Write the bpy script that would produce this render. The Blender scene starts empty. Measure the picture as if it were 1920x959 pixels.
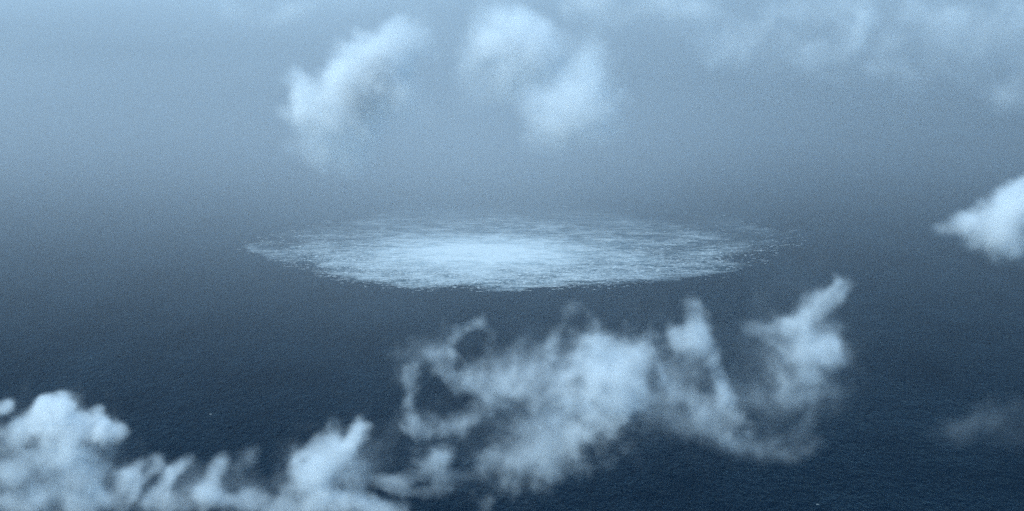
import bpy, bmesh, math, random
import numpy as np

S = bpy.context.scene
COL = S.collection

# ------------------------------------------------------------------ camera
W, H = 1920.0, 959.0                       # the photograph's frame
HFOV = math.radians(30.0)
FPX = (W / 2) / math.tan(HFOV / 2)
PITCH = math.radians(9.23)                 # looking down at the sea
EYE = np.array((0.0, 0.0, 544.0))
cam_d = bpy.data.cameras.new('camera')
cam_d.sensor_width = 36.0
cam_d.angle = HFOV
cam_d.clip_start = 1.0
cam_d.clip_end = 300000.0
cam = bpy.data.objects.new('camera', cam_d)
COL.objects.link(cam)
cam.location = EYE
cam.rotation_euler = (math.radians(90) - PITCH, 0, 0)
S.camera = cam

FWD = np.array((0, math.cos(PITCH), -math.sin(PITCH)))
UP = np.array((0, math.sin(PITCH), math.cos(PITCH)))
RIGHT = np.array((1.0, 0, 0))


def ray(px, py):
    d = FWD + RIGHT * ((px - W / 2) / FPX) + UP * ((H / 2 - py) / FPX)
    return d / np.linalg.norm(d)


def on_sea(px, py, z=0.0):
    d = ray(px, py)
    return EYE + d * ((z - EYE[2]) / d[2])


def at_y(px, py, y):
    """The point of a sight line at ground distance y."""
    d = ray(px, py)
    return EYE + d * ((y - EYE[1]) / d[1])


# ------------------------------------------------------------------ light
SUN_EL, SUN_AZ = math.radians(50), math.radians(-128)   # azimuth from +y towards +x
w = bpy.data.worlds.new('World')
S.world = w
w.use_nodes = True
nt = w.node_tree
bg = nt.nodes['Background']
sky = nt.nodes.new('ShaderNodeTexSky')
sky.sky_type = 'NISHITA'
sky.sun_disc = False
sky.sun_elevation = SUN_EL
sky.sun_rotation = SUN_AZ
sky.altitude = 700
sky.dust_density = 0.6
sky.ozone_density = 2.5
nt.links.new(sky.outputs[0], bg.inputs[0])
bg.inputs[1].default_value = 0.15
sd = bpy.data.lights.new('sun', 'SUN')
sd.energy = 2.2
sd.angle = math.radians(30)
sd.color = (1.0, 0.97, 0.92)
sun = bpy.data.objects.new('sun', sd)
COL.objects.link(sun)
sun.location = (0, 0, 3000)
sv = (math.sin(SUN_AZ) * math.cos(SUN_EL), math.cos(SUN_AZ) * math.cos(SUN_EL), math.sin(SUN_EL))
import mathutils
sun.rotation_euler = mathutils.Vector(sv).to_track_quat('Z', 'Y').to_euler()

S.view_settings.view_transform = 'Standard'
S.view_settings.look = 'None'
S.view_settings.exposure = 0.63
S.view_settings.gamma = 1.0
S.view_settings.use_white_balance = True         # the camera's cold setting
S.view_settings.white_balance_temperature = 5800
S.view_settings.white_balance_tint = -8
S.render.engine = 'CYCLES'
c = S.cycles
c.max_bounces = 12
c.volume_bounces = 7
c.transparent_max_bounces = 64
c.volume_step_rate = 3.0
c.volume_max_steps = 512
c.use_denoising = False
c.use_adaptive_sampling = True
c.adaptive_threshold = 0.02

# ------------------------------------------------------------------ helpers


def tag(o, label=None, cat=None, group=None, kind=None):
    for k, v in (('label', label), ('category', cat), ('group', group), ('kind', kind)):
        if v:
            o[k] = v
    return o


def mat(name):
    m = bpy.data.materials.new(name)
    m.use_nodes = True
    m.node_tree.nodes.clear()
    out = m.node_tree.nodes.new('ShaderNodeOutputMaterial')
    return m, m.node_tree, out


def node(t, kind, **kw):
    n = t.nodes.new(kind)
    for k, v in kw.items():
        if k.startswith('i_'):
            n.inputs[k[2:].replace('_', ' ')].default_value = v
        else:
            setattr(n, k, v)
    return n


def math_(t, op, a, b=None, clamp=False):
    n = t.nodes.new('ShaderNodeMath')
    n.operation = op
    n.use_clamp = clamp
    for i, v in ((0, a), (1, b)):
        if v is None:
            continue
        if isinstance(v, (int, float)):
            n.inputs[i].default_value = v
        else:
            t.links.new(v, n.inputs[i])
    return n.outputs[0]


def mesh_obj(name, verts, faces, m, parent=None, smooth=True):
    me = bpy.data.meshes.new(name)
    me.from_pydata([tuple(map(float, v)) for v in verts], [], faces)
    if smooth:
        me.polygons.foreach_set('use_smooth', [True] * len(me.polygons))
    me.materials.append(m)
    me.update()
    o = bpy.data.objects.new(name, me)
    COL.objects.link(o)
    if parent:
        o.parent = parent
    return o


# ------------------------------------------------------------------ sea
def wave_normal(t, pos, strength=1.0):
    """Wind waves as fine relief, three wave lengths."""
    L = t.links
    mp = node(t, 'ShaderNodeMapping')
    mp.inputs['Rotation'].default_value = (0, 0, math.radians(6))
    mp.inputs['Scale'].default_value = (1.0, 0.4, 1.0)
    L.new(pos, mp.inputs['Vector'])
    hs = None
    for sc, amp, det in ((1 / 60.0, 1.4, 2.0), (1 / 24.0, 1.3, 2.0), (1 / 10.0, 1.3, 2.0), (1 / 4.5, 1.1, 2.0)):
        n = node(t, 'ShaderNodeTexNoise', i_Scale=sc, i_Detail=det, i_Roughness=0.55)
        L.new(mp.outputs[0], n.inputs['Vector'])
        v = math_(t, 'MULTIPLY', n.outputs[0], amp)
        hs = v if hs is None else math_(t, 'ADD', hs, v)
    b = node(t, 'ShaderNodeBump', i_Strength=strength, i_Distance=3.6)
    L.new(hs, b.inputs['Height'])
    return b.outputs[0], hs


def water_shader(t, nrm, out, body):
    """Water seen low over a ruffled sea: dark body, and a sheen thinned by the waves that hide one another."""
    df = node(t, 'ShaderNodeBsdfDiffuse')
    df.inputs['Color'].default_value = body
    gl = node(t, 'ShaderNodeBsdfGlossy')
    gl.inputs['Color'].default_value = (0.62, 0.82, 1.0, 1)
    gl.inputs['Roughness'].default_value = 0.22
    fr = node(t, 'ShaderNodeFresnel')
    fr.inputs['IOR'].default_value = 1.333
    for q in (df, gl, fr):
        t.links.new(nrm, q.inputs['Normal'])
    mx = node(t, 'ShaderNodeMixShader')
    gp = node(t, 'ShaderNodeNewGeometry')       # wind patches: rougher and calmer water
    mp = node(t, 'ShaderNodeMapping')
    mp.inputs['Scale'].default_value = (1.0, 0.45, 1.0)
    t.links.new(gp.outputs['Position'], mp.inputs['Vector'])
    pn = node(t, 'ShaderNodeTexNoise', i_Scale=1 / 130.0, i_Detail=4.0, i_Roughness=0.6)
    t.links.new(mp.outputs[0], pn.inputs['Vector'])
    wind = math_(t, 'ADD', math_(t, 'MULTIPLY', pn.outputs[0], 2.4), -0.2)
    t.links.new(math_(t, 'MULTIPLY', math_(t, 'MULTIPLY', fr.outputs[0], SHEEN), wind), mx.inputs[0])
    t.links.new(df.outputs[0], mx.inputs[1])
    t.links.new(gl.outputs[0], mx.inputs[2])
    if out is not None:
        t.links.new(mx.outputs[0], out.inputs['Surface'])
    return mx


SHEEN = 0.075


def sea_material():
    m, t, out = mat('sea_water')
    g = node(t, 'ShaderNodeNewGeometry')
    nrm, _ = wave_normal(t, g.outputs['Position'])
    water_shader(t, nrm, out, (0.004, 0.010, 0.020, 1))
    return m


M_SEA = sea_material()
# concentric rings out to the horizon, finer towards the middle
verts, faces = [], []
NR, NA = 40, 96
SEA_C = (0.0, 5000.0)
verts.append((SEA_C[0], SEA_C[1], 0))
for i in range(NR):
    r = 55000.0 * ((i + 1) / NR) ** 2.2
    for j in range(NA):
        a = 2 * math.pi * j / NA
        verts.append((SEA_C[0] + r * math.cos(a), SEA_C[1] + r * math.sin(a), 0))
for j in range(NA):
    faces.append((0, 1 + j, 1 + (j + 1) % NA))
for i in range(NR - 1):
    for j in range(NA):
        a, b = 1 + i * NA + j, 1 + i * NA + (j + 1) % NA
        faces.append((a, a + NA, b + NA, b))
sea = mesh_obj('sea', verts, faces, M_SEA)
tag(sea, 'dark blue open sea ruffled by small waves', kind='structure')

# ------------------------------------------------------------------ foam patch
FC = on_sea(905, 474)                       # where the gas comes up
OUTLINE = [(452, 464), (480, 474), (510, 489), (560, 500), (610, 517), (660, 531), (720, 536), (790, 544), (860, 541),
           (935, 545), (1010, 542), (1090, 540), (1170, 536), (1250, 527), (1320, 519), (1372, 508), (1418, 492),
           (1452, 472), (1486, 453), (1480, 438), (1440, 423), (1400, 412), (1330, 402), (1250, 396), (1160, 391),
           (1060, 387), (960, 385), (860, 389), (760, 396), (680, 405), (600, 418), (540, 432), (490, 448)]
rim = np.array([on_sea(*p)[:2] for p in OUTLINE])
rel = rim - FC[:2]
rim_a, rim_r = np.arctan2(rel[:, 1], rel[:, 0]), np.hypot(rel[:, 0], rel[:, 1])
order = np.argsort(rim_a)
rim_a, rim_r = rim_a[order], rim_r[order]


def rim_radius(a):
    return np.interp(a, np.concatenate((rim_a - 2 * math.pi, rim_a, rim_a + 2 * math.pi)), np.tile(rim_r, 3))


def foam_material():
    """Churned water: foam cover follows the stored cover value, broken into streaks and flecks."""
    m, t, out = mat('foam')
    L = t.links
    g = node(t, 'ShaderNodeNewGeometry')
    at = node(t, 'ShaderNodeAttribute', attribute_name='cover')
    mp = node(t, 'ShaderNodeMapping')
    mp.inputs['Scale'].default_value = (0.55, 1.0, 1.0)
    L.new(g.outputs['Position'], mp.inputs['Vector'])
    ns = None
    for sc, amp in ((1 / 45.0, 0.34), (1 / 15.0, 0.36), (1 / 5.0, 0.30)):
        n = node(t, 'ShaderNodeTexNoise', i_Scale=sc, i_Detail=3.0, i_Roughness=0.6, i_Distortion=0.6)
        L.new(mp.outputs[0], n.inputs['Vector'])
        v = math_(t, 'MULTIPLY', n.outputs[0], amp)
        ns = v if ns is None else math_(t, 'ADD', ns, v)
    # cover 0..1 slides a threshold through the noise
    x = math_(t, 'MULTIPLY', math_(t, 'SUBTRACT', ns, 0.5), 3.2)
    fac = math_(t, 'ADD', at.outputs['Fac'], math_(t, 'MULTIPLY', x, math_(t, 'MINIMUM', math_(t, 'MULTIPLY', at.outputs['Fac'], 7.0), 1.0)), True)
    nrm, _ = wave_normal(t, g.outputs['Position'], 1.0)
    wtr = water_shader(t, nrm, None, (0.004, 0.010, 0.020, 1))
    # bubbles in the water make it milky where the foam is thick
    mk = node(t, 'ShaderNodeMix', data_type='RGBA')
    mk.inputs[6].default_value = (0.004, 0.010, 0.020, 1)
    mk.inputs[7].default_value = (0.16, 0.24, 0.28, 1)
    L.new(math_(t, 'MULTIPLY', at.outputs['Fac'], 0.9, True), mk.inputs[0])
    L.new(mk.outputs[2], wtr.inputs[1].links[0].from_node.inputs['Color'])
    fm = node(t, 'ShaderNodeBsdfPrincipled')
    fm.inputs['Base Color'].default_value = (0.56, 0.60, 0.62, 1)
    fm.inputs['Roughness'].default_value = 0.9
    fm.inputs['Specular IOR Level'].default_value = 0.1
    mx = node(t, 'ShaderNodeMixShader')
    L.new(fac, mx.inputs[0])
    L.new(wtr.outputs[0], mx.inputs[1])
    L.new(fm.outputs[0], mx.inputs[2])
    L.new(mx.outputs[0], out.inputs['Surface'])
    return m


M_FOAM = foam_material()
M_FLECK, t_, o_ = mat('foam_white')
p_ = node(t_, 'ShaderNodeBsdfPrincipled')
p_.inputs['Base Color'].default_value = (0.56, 0.60, 0.62, 1)
p_.inputs['Roughness'].default_value = 0.9
t_.links.new(p_.outputs[0], o_.inputs['Surface'])

rng = np.random.default_rng(7)


def cover_at(u, a):
    """Foam cover at relative radius u (0 centre, 1 rim) and bearing a."""
    near = np.clip(-np.sin(a), 0, 1)
    d = u * rim_radius(a)                                                  # metres from the middle
    core = 0.80 * np.exp(-(d / 160.0) ** 2.2) + 0.18 * np.exp(-(d / 330.0) ** 2.0)
    far = np.clip(np.sin(a) * 1.4, 0, 1)
    edge = np.clip((1.0 - u) / (0.16 + 0.55 * far + 0.3 * np.abs(np.cos(a)) ** 6), 0, 1)                  # thins out gently on the far side
    return np.clip((0.16 + 0.16 * near * u - 0.05 * far) * (0.12 + 0.88 * edge) + core * np.minimum(1, edge * 3), 0, 1.1)


# low swelling mound of churned water, ragged at the rim
NU, NV = 60, 420
ang = np.linspace(-math.pi, math.pi, NV, endpoint=False)
rag = sum(np.sin(k * ang + rng.uniform(0, 6.28)) * (0.02 / (1 + k / 30.0)) for k in (5, 7, 11, 17, 26, 39, 57, 83, 120))
R = rim_radius(ang) * (0.985 + rag)
BL = [(rng.uniform(3, 14), rng.integers(2, 16), rng.uniform(0, 6.28), rng.uniform(0, 6.28)) for _ in range(14)]


def blot(u, a):
    """Uneven patches, stronger towards the rim."""
    return 0.03 * min(1.0, u * 1.3) * (1 - 0.7 * np.clip(np.sin(a) * 1.4, 0, 1)) * sum(np.sin(f * u * 2.2 + p) * np.sin(int(k) * a + q) for f, k, p, q in BL)


vs, cv = [(0, 0, 1.6)], [1.1]
for i in range(1, NU + 1):
    u = i / NU
    for j in range(NV):
        z = 1.6 * math.exp(-(u / 0.35) ** 2) + 0.25 * (1 - u) + 0.05 + rng.uniform(-0.04, 0.04) * (u < 1)
        vs.append((R[j] * u * math.cos(ang[j]), R[j] * u * math.sin(ang[j]), z if i < NU else 0.03))
    cv.extend(np.clip(cover_at(u, ang) + blot(u, ang), 0, 1.1) * (1.0 if i < NU else 0.0))
fs = [(0, 1 + j, 1 + (j + 1) % NV) for j in range(NV)]
for i in range(NU - 1):
    for j in range(NV):
        a, b = 1 + i * NV + j, 1 + i * NV + (j + 1) % NV
        fs.append((a, a + NV, b + NV, b))
boil = mesh_obj('foam_patch', vs, fs, M_FOAM)
boil.location = (FC[0], FC[1], 0)
at_ = boil.data.attributes.new('cover', 'FLOAT', 'POINT')
at_.data.foreach_set('value', np.array(cv, dtype=np.float32))
tag(boil, 'wide round patch of white foam where gas boils up through the open sea', 'foam patch')


def flecks(n, seed, lo=0.0, hi=1.0, size=(1.2, 4.5), power=0.5, keep=None):
    """Low irregular cushions of foam lying on the water, each a small raised blob."""
    r = np.random.default_rng(seed)
    V, F = [], []
    k = 0
    while k < n:
        u = lo + (hi - lo) * r.random() ** power
        a = r.uniform(-math.pi, math.pi)
        if keep is not None and r.random() > keep(u, a):
            continue
        rr = float(rim_radius(a)) * u * (1 + r.normal(0, 0.012))
        cx, cy = rr * math.cos(a), rr * math.sin(a)
        s = r.uniform(*size) * r.uniform(0.5, 1)
        zc = 1.6 * math.exp(-(u / 0.35) ** 2) + 0.25 * max(0, 1 - u) + 0.06
        b = len(V)
        th = r.uniform(0, 6.28)
        for q in range(7):
            g = th + q * 6.283 / 7
            rad = s * r.uniform(0.55, 1.15)
            V.append((cx + 2.6 * rad * math.cos(g), cy + rad * math.sin(g), zc - 0.05))
        V.append((cx + r.normal(0, 0.2) * s, cy + r.normal(0, 0.2) * s, zc + 0.10 + 0.12 * s))
        for q in range(7):
            F.append((b + q, b + (q + 1) % 7, b + 7))
        k += 1
    return V, F


V, F = flecks(7000, 3, 0.30, 1.05, (0.4, 1.7), 0.6, lambda u, a: max(0.0, 0.45 - 0.6 * math.sin(a)) * min(1.0, max(0.06, (1.0 - u) * 5)))
fl = mesh_obj('foam_fleck', V, F, M_FLECK, boil)
fl['kind'] = 'stuff'

# broken lines of foam adrift round the rim
def drift_lines(seed, count):
    r = np.random.default_rng(seed)
    V, F = [], []
    for _ in range(count):
        a0 = r.uniform(-math.pi, math.pi)
        if r.random() < 0.6 * max(0.0, math.sin(a0)):
            continue
        u = 1.0 + r.normal(-0.02, 0.03)
        cx, cy = float(rim_radius(a0)) * u * math.cos(a0), float(rim_radius(a0)) * u * math.sin(a0)
        L, wd, n = r.uniform(3, 16), r.uniform(0.4, 1.4), 9
        th, bend = r.normal(0.0, 0.18), r.normal(0, 0.15)
        b = len(V)
        for i in range(n):
            f = i / (n - 1) - 0.5
            x, y = f * L, bend * L * (f * f) + r.normal(0, 0.25)
            q = max(0.1, math.cos(math.pi * f)) * wd * r.uniform(0.4, 1.2)
            for sgn, z in ((-1, 0.02), (0, 0.02 + 0.16 * q), (1, 0.02)):
                xx, yy = x + r.normal(0, 0.3), y + sgn * q
                V.append((cx + xx * math.cos(th) - yy * math.sin(th), cy + xx * math.sin(th) + yy * math.cos(th), z))
        for i in range(n - 1):
            for k in (0, 1):
                p = b + 3 * i + k
                F.append((p, p + 3, p + 4, p + 1))
    return V, F


V, F = drift_lines(21, 300)
dl = mesh_obj('foam_line', V, F, M_FLECK, boil)
dl['kind'] = 'stuff'

# two lone breaking crests out on the dark water
for (px, py, sc, lab) in ((395, 777, 1.0, 'small lone white breaking crest on dark sea beside the heaped cloud bank'),
                          (1533, 946, 0.9, 'small lone white breaking crest on dark sea at the lower edge of the view')):
    c0 = on_sea(px, py)
    r = np.random.default_rng(int(px))
    n = 18
    V, F = [], []
    for i in range(n):
        x = (i / (n - 1) - 0.5) * 4.2 * sc
        hgt = max(0.05, math.cos(math.pi * (i / (n - 1) - 0.5))) * 0.5 * sc * r.uniform(0.6, 1.1)
        yy = 0.35 * sc * math.sin(i * 0.5) + r.normal(0, 0.1)
        V += [(x, yy - 0.9 * hgt, -0.1), (x, yy, hgt * 0.55), (x, yy + 1.1 * hgt, -0.1)]
    for i in range(n - 1):
        a = 3 * i
        F += [(a, a + 3, a + 4, a + 1), (a + 1, a + 4, a + 5, a + 2)]
    o = mesh_obj('whitecap', V, F, M_FLECK)
    o.location = (c0[0], c0[1], 0.0)
    tag(o, lab, 'wave', 'lone whitecaps on the open sea')


# ------------------------------------------------------------------ clouds
def cloud_material(name, aniso=0.15):
    m, t, out = mat(name)
    v = node(t, 'ShaderNodeVolumePrincipled')
    v.inputs['Color'].default_value = (0.985, 0.99, 1.0, 1)
    v.inputs['Density'].default_value = 0.001
    v.inputs['Density Attribute'].default_value = 'density'
    v.inputs['Anisotropy'].default_value = aniso
    t.links.new(v.outputs[0], out.inputs['Volume'])
    return m


def skin_material():
    """The thin outermost vapour of a cloud: nearly clear, patchy."""
    m, t, out = mat('cloud_outline_skin')
    g = node(t, 'ShaderNodeNewGeometry')
    n = node(t, 'ShaderNodeTexNoise', i_Scale=0.03, i_Detail=4.0, i_Roughness=0.6)
    t.links.new(g.outputs['Position'], n.inputs['Vector'])
    f = math_(t, 'MULTIPLY', math_(t, 'SUBTRACT', n.outputs[0], 0.4, True), 0.03)
    tr = node(t, 'ShaderNodeBsdfTransparent')
    tl = node(t, 'ShaderNodeBsdfTranslucent')
    tl.inputs['Color'].default_value = (0.9, 0.93, 0.95, 1)
    mx = node(t, 'ShaderNodeMixShader')
    t.links.new(f, mx.inputs[0])
    t.links.new(tr.outputs[0], mx.inputs[1])
    t.links.new(tl.outputs[0], mx.inputs[2])
    t.links.new(mx.outputs[0], out.inputs['Surface'])
    return m


M_CLOUD = cloud_material('cloud_vapour')
M_SKIN = skin_material()


def bspline_rows(n, m):
    """n x m matrix: cubic B-spline interpolation of m lattice values at n even places."""
    x = np.linspace(1.0, m - 2.001, n)
    i = np.floor(x).astype(int)
    f = x - i
    A = np.zeros((n, m), dtype=np.float32)
    r = np.arange(n)
    A[r, i - 1] += (1 - f) ** 3 / 6
    A[r, i] += (3 * f ** 3 - 6 * f ** 2 + 4) / 6
    A[r, i + 1] += (-3 * f ** 3 + 3 * f ** 2 + 3 * f + 1) / 6
    A[r, np.minimum(i + 2, m - 1)] += f ** 3 / 6
    return A


def lattice_noise(shape, size, cell, r):
    """Smooth noise (about unit deviation) on a grid of SHAPE over SIZE metres with lattice CELL (x, y, z) metres."""
    ms = [max(5, int(math.ceil(s / c_)) + 4) for s, c_ in zip(size, cell)]
    g = r.standard_normal(ms).astype(np.float32)
    # keep the lattice's scale: use only the span that the grid covers
    for ax in range(3):
        n, m_ = shape[ax], ms[ax]
        span = size[ax] / cell[ax]
        x = 1.0 + np.linspace(0, min(span, m_ - 3.01), n)
        i = np.floor(x).astype(int)
        f = x - i
        A = np.zeros((n, m_), dtype=np.float32)
        q = np.arange(n)
        A[q, i - 1] += (1 - f) ** 3 / 6
        A[q, i] += (3 * f ** 3 - 6 * f ** 2 + 4) / 6
        A[q, i + 1] += (-3 * f ** 3 + 3 * f ** 2 + 3 * f + 1) / 6
        A[q, np.minimum(i + 2, m_ - 1)] += f ** 3 / 6
        g = np.moveaxis(np.tensordot(A, g, axes=(1, ax)), 0, ax)
    return g * 2.6


def fbm(shape, size, cell, r, octaves=4, gain=0.55, billow=False):
    out, amp, tot = None, 1.0, 0.0
    for k in range(octaves):
        n = lattice_noise(shape, size, [c_ / 2 ** k for c_ in cell], r)
        if billow and k > 0:
            n = np.abs(n) * 1.5 - 1.1
        out = n * amp if out is None else out + n * amp
        tot += amp * amp
        amp *= gain
    return out / math.sqrt(tot)


def strand(pts, r, od, dy=0.0):
    """Blobs along a line of photo points; R and OD may run from one value to another."""
    r0, r1 = r if isinstance(r, tuple) else (r, r)
    o0, o1 = od if isinstance(od, tuple) else (od, od)
    out, n = [], len(pts) - 1
    for i in range(n):
        (x0, y0), (x1, y1) = pts[i], pts[i + 1]
        f = (i + 0.5) / n
        rr = r0 + (r1 - r0) * f
        out.append(((x0 + x1) / 2, (y0 + y1) / 2, 0.5 * math.hypot(x1 - x0, y1 - y0) + rr * 0.9, rr, math.degrees(math.atan2(y0 - y1, x1 - x0)), dy, o0 + (o1 - o0) * f))
    return out


def grid_nodes(name, lat, lo, hi, n):
    """A node group that reads the lattice LAT's density into a volume of N cells."""
    g = bpy.data.node_groups.new(name, 'GeometryNodeTree')
    g.interface.new_socket('Geometry', in_out='INPUT', socket_type='NodeSocketGeometry')
    g.interface.new_socket('Geometry', in_out='OUTPUT', socket_type='NodeSocketGeometry')
    g.nodes.new('NodeGroupInput')
    go = g.nodes.new('NodeGroupOutput')
    L = g.links
    oi = g.nodes.new('GeometryNodeObjectInfo')
    oi.inputs[0].default_value = lat
    sep = g.nodes.new('ShaderNodeSeparateXYZ')
    L.new(g.nodes.new('GeometryNodeInputPosition').outputs[0], sep.inputs[0])
    idx = [math_(g, 'ROUND', math_(g, 'MULTIPLY', math_(g, 'SUBTRACT', sep.outputs[ax], float(lo[ax])), float((n[ax] - 1) / (hi[ax] - lo[ax])))) for ax in range(3)]

    def imath(op, a, b):                    # whole numbers, so that a large lattice keeps every index
        k = g.nodes.new('FunctionNodeIntegerMath')
        k.operation = op
        for i_, v_ in ((0, a), (1, b)):
            if isinstance(v_, int):
                k.inputs[i_].default_value = v_
            else:
                L.new(v_, k.inputs[i_])
        return k.outputs[0]
    ii = imath('ADD', idx[0], imath('MULTIPLY', imath('ADD', idx[1], imath('MULTIPLY', idx[2], int(n[1]))), int(n[0])))
    na = g.nodes.new('GeometryNodeInputNamedAttribute')
    na.data_type = 'FLOAT'
    na.inputs[0].default_value = 'density'
    si = g.nodes.new('GeometryNodeSampleIndex')
    si.data_type, si.domain, si.clamp = 'FLOAT', 'POINT', True
    L.new(oi.outputs['Geometry'], si.inputs['Geometry'])
    L.new(na.outputs[0], si.inputs['Value'])
    L.new(ii, si.inputs['Index'])
    vc = g.nodes.new('GeometryNodeVolumeCube')
    L.new(si.outputs[0], vc.inputs['Density'])
    vc.inputs['Min'].default_value = [float(q) for q in lo]
    vc.inputs['Max'].default_value = [float(q) for q in hi]
    for ax, nm in enumerate('XYZ'):
        vc.inputs['Resolution ' + nm].default_value = int(n[ax])
    return g, vc, go


def lattice(dens):
    me = bpy.data.meshes.new('lattice')
    me.vertices.add(dens.size)
    me.attributes.new('density', 'FLOAT', 'POINT').data.foreach_set('value', np.ascontiguousarray(dens.transpose(2, 1, 0)).ravel())
    return bpy.data.objects.new('lattice', me)


def volume_obj(name, dens, lo, hi, loc, material, parent=None):
    """A volume object holding the density grid between LO and HI (own coordinates)."""
    lat = lattice(dens * 1000.0)            # stored per kilometre
    g, vc, go = grid_nodes(name + '_grid', lat, lo, hi, dens.shape)
    sm = g.nodes.new('GeometryNodeSetMaterial')
    sm.inputs['Material'].default_value = material
    g.links.new(vc.outputs[0], sm.inputs[0])
    g.links.new(sm.outputs[0], go.inputs[0])
    vo = bpy.data.volumes.new(name)
    vo.materials.append(material)
    o = bpy.data.objects.new(name, vo)
    COL.objects.link(o)
    o.location = loc
    if parent:
        o.parent = parent
    o.modifiers.new('grid', 'NODES').node_group = g
    return o, lat


HULLS = []


def cloud_density(y0, blobs, seed, vox=4.0, warp=0.35, rough=0.5, cell=70.0, billow=False, thin=1.0, soft=0.8, octaves=4, streak=1.0, gain=1.0, fray=0.0, wisp=0.0, fine=26.0, big=1.0):
    """The density grid of one cloud, its two corners, its cell and the metres to a photo pixel. BLOBS: (x, y, half width, half height, tilt, depth shift, optical depth), the first four and the shift in photo pixels at ground distance Y0."""
    r = np.random.default_rng(seed)
    scale = at_y(W / 2 + 1, H / 2, y0)[0] - at_y(W / 2, H / 2, y0)[0]        # metres to a photo pixel there
    B = []
    grow = (0.68 + 0.42 * soft) * big                # a soft edge needs a wider blob to show as wide
    for (px, py, rx, ry, tilt, dy, od) in blobs:
        p = at_y(px, py, y0)
        rx, ry = rx * grow, ry * grow
        rd = (0.75 * min(rx, ry) + 0.25 * max(rx, ry)) * thin
        B.append((p[0], p[1] + dy * scale, p[2], rx * scale, ry * scale, rd * scale, math.radians(tilt), od * gain))
    pad = 1.0 + 0.3 * rough + 0.12
    lo, hi = np.full(3, 1e18), np.full(3, -1e18)
    for (x, y, z, rx, rz, rd, tl, od) in B:
        ex = pad * math.hypot(rx * math.cos(tl), rz * math.sin(tl)) + (warp * cell * 0.8 + 8) * scale
        ez = pad * math.hypot(rx * math.sin(tl), rz * math.cos(tl)) + (warp * cell * 0.8 + 8) * scale
        ey = pad * rd + (warp * cell * 0.5 + 8) * scale
        lo = np.minimum(lo, (x - ex, y - ey, z - ez))
        hi = np.maximum(hi, (x + ex, y + ey, z + ez))
    v = vox * scale
    n = np.maximum(8, np.ceil((hi - lo) / (v, v * 1.6, v)).astype(int) + 1)
    size = hi - lo
    gx, gy, gz = [np.linspace(lo[i], hi[i], n[i], dtype=np.float32) for i in range(3)]
    X, Y, Z = gx[:, None, None], gy[None, :, None], gz[None, None, :]
    cm = cell * scale
    wx = fbm(n, size, (cm * 1.3,) * 3, r, 3) * (warp * cm)
    wy = lattice_noise(n, size, (cm * 1.3,) * 3, r) * (warp * cm * 0.6)
    wz = fbm(n, size, (cm * 1.3,) * 3, r, 3) * (warp * cm)
    ero = fbm(n, size, (cm * streak, cm, cm / streak), r, octaves, 0.62, billow)
    if wisp:                                # thin threads along the creases of a noise
        rid = 1.0 - 1.35 * np.abs(fbm(n, size, (fine * 1.6 * scale,) * 3, r, 2, 0.6))
        ero = (1 - wisp) * fbm(n, size, (fine * scale,) * 3, r, 3, 0.7) + wisp * 1.5 * rid
    dens = np.zeros(n, dtype=np.float32)
    for (x, y, z, rx, rz, rd, tl, od) in B:
        ex = 1.25 * (pad * math.hypot(rx * math.cos(tl), rz * math.sin(tl)) + warp * cm * 1.6)
        ez = 1.25 * (pad * math.hypot(rx * math.sin(tl), rz * math.cos(tl)) + warp * cm * 1.6)
        ey = 1.25 * (pad * rd + warp * cm)
        sl = tuple(slice(max(0, np.searchsorted(gg, c_ - e)), max(1, np.searchsorted(gg, c_ + e))) for gg, c_, e in ((gx, x, ex), (gy, y, ey), (gz, z, ez)))
        dx, dz, dy = X[sl[0]] + wx[sl] - x, Z[:, :, sl[2]] + wz[sl] - z, Y[:, sl[1]] + wy[sl] - y
        ct, st = math.cos(tl), math.sin(tl)
        a, b = dx * ct + dz * st, -dx * st + dz * ct
        d = np.sqrt((a / rx) ** 2 + (b / rz) ** 2 + (dy / rd) ** 2)
        s = np.clip((1.0 - d + rough * 0.5 * ero[sl] * np.clip(d + 0.15, 0, 1)) / soft, 0, 1)
        s = s * s * (3 - 2 * s)
        dens[sl] += s * (od / (1.2 * rd))
    if fray:
        dens *= np.clip(1.0 + fray * ero, 0.05, 2.2)
    for ax in range(3):                     # nothing touches the box's sides
        e = np.clip(np.minimum(np.arange(n[ax]), np.arange(n[ax])[::-1]) / (0.05 * n[ax] + 2), 0, 1).astype(np.float32)
        dens *= e.reshape([-1 if i == ax else 1 for i in range(3)])
    peak = float(np.percentile(dens[dens > 0], 90)) if (dens > 0).any() else 1.0
    dens[dens < 0.008 * peak] = 0
    return dens, lo, hi, n, v, scale, peak


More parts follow.
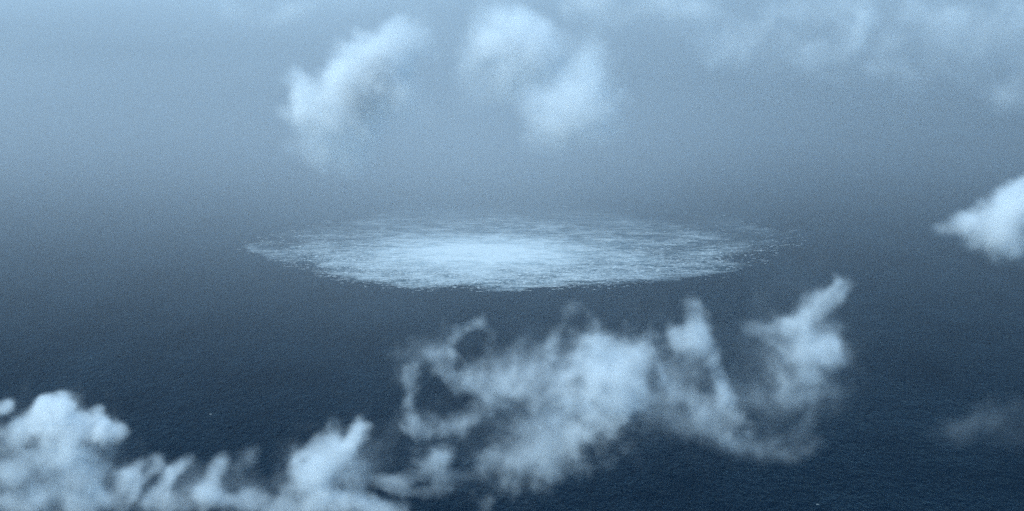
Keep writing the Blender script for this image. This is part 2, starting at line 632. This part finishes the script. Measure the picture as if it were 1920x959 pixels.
def build_cloud(label, y0, blobs, seed, group=None, hull=0.22, **shape):
    """One cloud: a volume and, from the same grid, its outline."""
    dens, lo, hi, n, v, scale, peak = cloud_density(y0, blobs, seed, **shape)
    c0 = np.array([(lo[0] + hi[0]) / 2, (lo[1] + hi[1]) / 2, lo[2]])
    me = bpy.data.meshes.new('cloud')
    o = bpy.data.objects.new('cloud', me)
    COL.objects.link(o)
    o.location = c0
    vo, lat = volume_obj('vapour', dens, lo - c0, hi - c0, (0, 0, 0), M_CLOUD, o)
    # the cloud's outer shape, meshed from the same grid
    g, vc, go = grid_nodes('outline_grid', lat, lo - c0, hi - c0, n)
    vm = g.nodes.new('GeometryNodeVolumeToMesh')
    vm.resolution_mode = 'VOXEL_SIZE'
    vm.inputs['Voxel Size'].default_value = v * 2.5
    vm.inputs['Threshold'].default_value = hull * peak * 1000.0
    vm.inputs['Adaptivity'].default_value = 0.3
    g.links.new(vc.outputs[0], vm.inputs[0])
    g.links.new(vm.outputs[0], go.inputs[0])
    o.modifiers.new('outline', 'NODES').node_group = g
    HULLS.append((o, g))
    tag(o, label, 'cloud', group)
    print('cloud', label[:40], tuple(n), dens.size, 'scale', round(scale, 3), 'z', lo[2].round(0), hi[2].round(0))
    return o


def bake_hulls():
    """Turn each cloud's outline into a plain mesh, without the crumbs."""
    dg = bpy.context.evaluated_depsgraph_get()
    done = []
    for o, g in HULLS:
        done.append((o, g, bpy.data.meshes.new_from_object(o.evaluated_get(dg))))
    for o, g, me in done:
        bm = bmesh.new()
        bm.from_mesh(me)
        seen, islands = set(), []
        for v0 in bm.verts:
            if v0 in seen:
                continue
            st, isl = [v0], []
            seen.add(v0)
            while st:
                v1 = st.pop()
                isl.append(v1)
                for e in v1.link_edges:
                    w1 = e.other_vert(v1)
                    if w1 not in seen:
                        seen.add(w1)
                        st.append(w1)
            islands.append(isl)
        big = max((len(i) for i in islands), default=0)
        bmesh.ops.delete(bm, geom=[v1 for i in islands if len(i) < 0.12 * big for v1 in i], context='VERTS')
        for f in bm.faces:
            f.smooth = True
        bm.to_mesh(me)
        bm.free()
        me.name = 'cloud'
        me.materials.clear()
        me.materials.append(M_SKIN)
        o.modifiers.clear()
        old = o.data
        o.data = me
        bpy.data.meshes.remove(old)
        bpy.data.node_groups.remove(g)


DECK = 365.0


def dist(py, z=DECK):
    d = ray(W / 2, py)
    return d[1] * (z - EYE[2]) / d[2]


UPPER = 'clouds drifting beyond the foam patch'
LOWER = 'cloud fragments between the camera and the sea'

build_cloud('bright white two-lobed heap cloud, its upper lobe leaning right', dist(150), [
    (730, 84, 74, 62, 20, 0, 2.2), (690, 118, 66, 60, 40, 10, 1.8), (632, 182, 92, 62, 10, -10, 2.0), (665, 150, 66, 66, 40, 0, 1.5),
    (562, 168, 26, 42, 10, 0, 1.4), (695, 200, 86, 76, 20, 10, 0.6), (655, 250, 104, 66, 0, 0, 1.0), (745, 215, 80, 80, 0, 0, 0.45), (712, 160, 80, 80, 20, 0, 0.45)],
    112, gain=1.7, big=1.06, cell=60, warp=0.16, rough=0.4, soft=1.0, billow=True, group=UPPER, fray=0.12)
build_cloud('soft pale cloud with round domed top, next to the two-lobed heap cloud', dist(130), [
    (965, 62, 75, 58, 0, 0, 1.5), (905, 92, 62, 46, 20, 0, 1.1), (1005, 100, 90, 60, 0, 0, 0.9), (900, 140, 80, 50, 0, 0, 0.45), (985, 95, 70, 62, 0, 0, 1.0), (1030, 140, 80, 50, -30, 0, 0.6)],
    207, gain=1.3, big=1.12, cell=60, warp=0.16, rough=0.4, soft=1.0, billow=True, group=UPPER, fray=0.12)
build_cloud('pale lumpy cloud hanging just below the round domed cloud', dist(180), [
    (1072, 200, 84, 58, 10, 0, 1.4), (1108, 132, 50, 60, -10, 0, 0.9), (1005, 195, 55, 48, 0, 0, 0.8), (1060, 245, 96, 42, 0, 0, 0.7), (1050, 175, 80, 60, 0, 0, 0.9)],
    301, gain=1.4, big=1.12, cell=60, warp=0.16, rough=0.4, soft=1.0, billow=True, group=UPPER, fray=0.12)
build_cloud('long pale cloud band along the top, ending in a small curl', dist(60), [
    (1500, 62, 210, 80, 0, 0, 0.2), (1260, 30, 200, 60, 0, 0, 0.2), (1153, 18, 100, 34, 0, 0, 0.9), (1280, 12, 110, 32, 0, 0, 0.9), (1400, 35, 110, 44, 0, 0, 1.0), (1495, 18, 110, 34, 0, 0, 0.9),
    (1637, 42, 32, 24, 30, 0, 0.9), (1590, 62, 50, 32, 30, 0, 0.6), (1540, 105, 60, 36, 30, 0, 0.5), (1357, 78, 50, 45, 0, 0, 0.4), (1570, 138, 60, 30, 0, 0, 0.3)],
    14, cell=55, warp=0.25, rough=0.6, soft=1.1, group=UPPER, hull=0.3, fray=0.25)
build_cloud('faint ragged veil of cloud in the upper right corner', dist(80), [
    (1780, 75, 180, 90, 0, 0, 0.22), (1743, 22, 50, 36, 0, 0, 0.5), (1770, 66, 56, 60, 0, 0, 0.5), (1700, 75, 40, 40, 0, 0, 0.35), (1845, 62, 56, 44, 20, 0, 0.5),
    (1900, 30, 56, 40, 0, 0, 0.5), (1690, 152, 66, 28, 0, 0, 0.3), (1800, 130, 90, 40, 0, 0, 0.3), (1930, 100, 60, 60, 0, 0, 0.4)],
    951, cell=55, warp=0.25, rough=0.6, soft=1.1, group=UPPER, hull=0.3, fray=0.25)
build_cloud('faint streak of cloud above the two-lobed heap cloud', dist(40), [
    (545, 8, 120, 26, 0, 0, 0.45), (640, 2, 90, 20, 0, 0, 0.3)],
    16, cell=50, warp=0.25, rough=0.6, soft=1.1, group=UPPER, hull=0.3, fray=0.25)
build_cloud('dense white cloud with a pointed tip coming in at the right edge', dist(415), [
    (1890, 412, 78, 52, 18, 0, 2.2), (1815, 412, 52, 28, 12, 0, 1.3), (1940, 370, 66, 52, 20, 0, 2.4), (1905, 458, 72, 36, -10, 0, 1.0),
    (1990, 420, 90, 70, 0, 0, 2.2), (1880, 450, 90, 46, -14, 0, 0.9), (1905, 365, 60, 40, 20, 0, 1.6)],
    403, gain=1.0, cell=50, warp=0.16, rough=0.4, soft=1.0, billow=True, group=UPPER, fray=0.12)

build_cloud('large torn white cloud bank below the middle of the foam patch', dist(760), [(1050, 765, 230, 125, 25, 0, 0.14), 
    (1158, 700, 66, 70, 20, 0, 2.3), (1105, 690, 56, 56, 60, 0, 1.2), (990, 706, 84, 44, 12, 5, 1.25), (1060, 740, 100, 50, 20, 0, 0.7),
    (1112, 770, 76, 60, 50, 0, 0.8), (1035, 825, 112, 58, 28, 0, 1.35), (1060, 850, 110, 46, 30, 8, 0.5), (965, 872, 76, 36, 15, 0, 0.5), (1040, 890, 80, 28, 10, 0, 0.5),
    (1215, 740, 60, 60, -30, 0, 0.5), (930, 720, 50, 40, 0, 0, 0.6)]
    + strand([(1040, 670), (1050, 640), (1066, 612)], (18, 12), 0.25) + [(1071, 590, 20, 18, 30, 0, 0.3)] + strand([(1110, 680), (1106, 645)], (30, 20), 0.6),
    504, gain=0.92, big=1.22, cell=60, warp=0.12, rough=0.5, soft=1.15, wisp=0.45, group=LOWER, fray=0.4)
build_cloud('thin curling wisp looped like a ring beside the torn cloud bank', dist(665),
    strand([(905, 735), (866, 716), (848, 690), (834, 660)], (30, 24), (0.6, 0.4)) + strand([(834, 660), (850, 634), (880, 618), (912, 616)], (20, 13), (0.4, 0.25))
    + strand([(912, 616), (922, 640), (900, 668), (880, 700)], (13, 18), (0.22, 0.25)) + [(800, 640, 60, 30, 20, 0, 0.14), (815, 668, 34, 30, 0, 0, 0.14)],
    907, vox=3.2, gain=0.75, cell=60, warp=0.16, rough=0.9, soft=1.15, wisp=0.45, group=LOWER, fray=0.4)
build_cloud('thin hooked wisp bent upwards, below the ring-shaped wisp', dist(760),
    strand([(772, 700), (782, 735), (772, 775), (784, 800)], (16, 26), (0.35, 0.5)) + strand([(784, 800), (830, 806), (880, 790), (905, 765)], (28, 20), (0.42, 0.25))
    + [(755, 715, 34, 26, 30, 0, 0.14), (800, 790, 70, 44, 0, 0, 0.15)],
    916, vox=3.2, gain=0.85, cell=60, warp=0.14, rough=0.8, soft=1.15, wisp=0.45, group=LOWER, fray=0.4)
build_cloud('peaked cloud fragment with one pointed top, next to the torn cloud bank', dist(720), [(1330, 725, 150, 120, -10, 0, 0.14), 
    (1304, 612, 30, 46, 10, 0, 1.0), (1292, 645, 46, 42, 0, 0, 1.1), (1262, 628, 22, 26, 30, 0, 0.7), (1290, 750, 92, 32, -14, 0, 0.9), (1345, 790, 70, 34, -20, 0, 0.7),
    (1300, 795, 90, 36, 0, 0, 0.35), (1395, 832, 90, 30, -6, 0, 0.45), (1260, 700, 40, 46, 0, 0, 0.4), (1470, 842, 80, 26, 0, 0, 0.25)]
    + strand([(1335, 660), (1346, 705), (1356, 750), (1372, 780)], (18, 22), 0.7),
    606, gain=1.0, big=1.12, cell=60, warp=0.12, rough=0.5, soft=1.15, wisp=0.45, group=LOWER, fray=0.4)
build_cloud('white cloud fragment sweeping up to a feathery horn at its top', dist(660), [(1500, 665, 115, 140, 0, 0, 0.16), 
    (1520, 580, 54, 32, 48, 0, 1.3), (1478, 606, 46, 26, 30, 0, 1.0), (1496, 645, 60, 46, 0, 0, 0.95), (1504, 695, 54, 56, 0, 0, 0.75),
    (1545, 640, 40, 46, 70, 0, 0.5), (1570, 672, 30, 26, 0, 0, 0.35), (1415, 606, 36, 18, -20, 0, 0.35), (1455, 740, 84, 36, 0, 0, 0.3), (1540, 735, 50, 40, 0, 0, 0.3)]
    + strand([(1535, 580), (1566, 552), (1580, 520)], (22, 12), (0.9, 0.5)) + strand([(1540, 560), (1560, 525), (1558, 505)], (14, 8), (0.5, 0.3))
    + strand([(1490, 812), (1518, 802), (1532, 776)], 14, 0.16),
    704, gain=1.05, big=1.15, cell=60, warp=0.12, rough=0.5, soft=1.15, wisp=0.45, group=LOWER, fray=0.4)
build_cloud('heaped white cloud bank in the lower left corner with small round knobs', dist(830), [(90, 860, 160, 110, 0, 0, 0.25), 
    (104, 764, 46, 30, 0, 0, 1.6), (62, 786, 50, 34, 0, 0, 1.4), (135, 805, 78, 34, 0, 0, 1.6), (200, 816, 44, 24, 0, 0, 1.2), (185, 770, 20, 20, 0, 0, 0.45), (178, 792, 26, 22, 0, 0, 0.4),
    (8, 750, 24, 14, 0, 0, 0.8), (20, 815, 60, 36, 0, 0, 1.2), (120, 850, 66, 34, 0, 0, 1.1), (150, 892, 54, 66, -25, 0, 0.7), (150, 950, 60, 40, 0, 0, 0.9),
    (35, 880, 60, 40, 0, 0, 0.5), (20, 945, 70, 34, 0, 0, 0.8), (90, 930, 60, 40, 0, 0, 0.6)],
    803, gain=2.0, cell=60, warp=0.12, rough=0.5, soft=1.15, wisp=0.45, group=LOWER, fray=0.4)
build_cloud('thin streaky cloud fragment with slanting wisps beside the heaped bank', dist(895), [(350, 930, 200, 66, 0, 0, 0.25), 
    (265, 872, 40, 20, 20, 0, 0.7), (235, 915, 56, 38, 30, 0, 0.6), (400, 942, 70, 24, 0, 0, 0.7), (330, 950, 90, 22, 0, 0, 0.5), (472, 858, 30, 24, 40, 0, 0.12), (470, 945, 60, 26, 0, 0, 0.6)]
    + strand([(352, 866), (325, 900), (290, 945)], (16, 22), 0.65) + strand([(300, 876), (270, 905), (240, 950)], 18, 0.5) + strand([(414, 866), (398, 905), (392, 940)], (22, 34), 0.4),
    926, gain=1.5, cell=60, warp=0.12, rough=0.5, soft=1.15, wisp=0.45, group=LOWER, fray=0.4)
build_cloud('white cloud fragment rising to a blunt point at the bottom centre-left', dist(875), [(620, 895, 150, 85, 30, 0, 0.2), 
    (625, 848, 62, 42, 52, 0, 1.5), (668, 808, 36, 22, 35, 0, 1.1), (690, 794, 16, 10, 20, 0, 0.6), (590, 900, 54, 44, 50, 0, 1.2), (555, 940, 76, 36, 10, 0, 1.2), (690, 945, 72, 30, 0, 0, 1.3),
    (620, 950, 90, 34, 0, 0, 1.0), (655, 890, 50, 44, 60, 0, 0.5)],
    937, gain=1.5, cell=60, warp=0.12, rough=0.5, soft=1.15, wisp=0.45, group=LOWER, fray=0.4)
build_cloud('dim small puff between the torn bank and the blunt pointed fragment', dist(885), [
    (820, 866, 44, 36, 10, 0, 0.7), (760, 900, 60, 24, 10, 0, 0.4), (850, 905, 50, 24, 0, 0, 0.35), (790, 925, 60, 20, 0, 0, 0.25)],
    29, gain=1.7, cell=60, warp=0.12, rough=0.5, soft=1.15, wisp=0.45, group=LOWER, fray=0.4)
build_cloud('barely visible thin wisp over dark sea near the right edge', dist(785), [
    (1850, 775, 90, 30, 20, 0, 0.06), (1790, 805, 70, 26, 10, 0, 0.05), (1890, 800, 80, 40, 0, 0, 0.05)],
    30, cell=60, warp=0.12, rough=0.5, soft=1.15, wisp=0.45, group=LOWER, fray=0.4)
bake_hulls()


# ------------------------------------------------------------------ mist over the far sea
def mist():
    r = np.random.default_rng(5)
    lo, hi = np.array((-7000.0, 700.0, 5.0)), np.array((7000.0, 21000.0, 330.0))
    n = np.array((72, 140, 14))
    gx, gy, gz = [np.linspace(lo[i], hi[i], n[i]) for i in range(3)]
    X, Y, Z = gx[:, None, None], gy[None, :, None], gz[None, None, :]
    k = np.interp(Y, [700, 1500, 2300, 3200, 4300, 6000, 20000], [0.0, 0.03, 0.34, 0.84, 1.45, 1.05, 0.85])
    side = 0.78 - 0.16 * np.tanh((X / Y - 0.03) / 0.12) + 0.38 * np.exp(-(X / Y / 0.12) ** 2) * np.clip((8000 - Y) / 4000, 0.2, 1)   # thicker on the left and about the foam
    nz = fbm(n, hi - lo, (1700, 2300, 700), r, 3)
    d = 6.4e-4 * k * side * np.clip(1 + 0.2 * nz, 0.1, 3) * np.exp(-Z / 120)
    d = d.astype(np.float32)
    for ax in range(3):
        e = np.clip(np.minimum(np.arange(n[ax]), np.arange(n[ax])[::-1]) / (0.06 * n[ax] + 1), 0, 1).astype(np.float32)
        if ax == 2:
            e = np.clip(np.arange(n[ax])[::-1] / 3.0, 0, 1).astype(np.float32)
        d *= e.reshape([-1 if i == ax else 1 for i in range(3)])
    c0 = np.array((0.0, lo[1], 0.0))
    o, _ = volume_obj('mist', d, lo - c0, hi - c0, c0, cloud_material('mist_vapour', 0.2))
    tag(o, 'pale mist lying over the far sea beyond the foam patch', kind='stuff')


mist()


# ------------------------------------------------------------------ haze
def haze_box():
    m, t, out = mat('haze_air')
    v = node(t, 'ShaderNodeVolumePrincipled')
    v.inputs['Color'].default_value = (0.65, 0.83, 1.0, 1)
    v.inputs['Density'].default_value = 0.45e-5
    v.inputs['Anisotropy'].default_value = 0.2
    t.links.new(v.outputs[0], out.inputs['Volume'])
    X, Y0, Y1, Z0, Z1 = 58000.0, -53000.0, 63000.0, -1.0, 620.0
    V = [(-X, Y0, Z0), (X, Y0, Z0), (X, Y1, Z0), (-X, Y1, Z0), (-X, Y0, Z1), (X, Y0, Z1), (X, Y1, Z1), (-X, Y1, Z1)]
    F = [(0, 3, 2, 1), (4, 5, 6, 7), (0, 1, 5, 4), (1, 2, 6, 5), (2, 3, 7, 6), (3, 0, 4, 7)]
    o = mesh_obj('haze', V, F, m, smooth=False)
    tag(o, 'pale blue haze filling the air over the sea', kind='stuff')


haze_box()
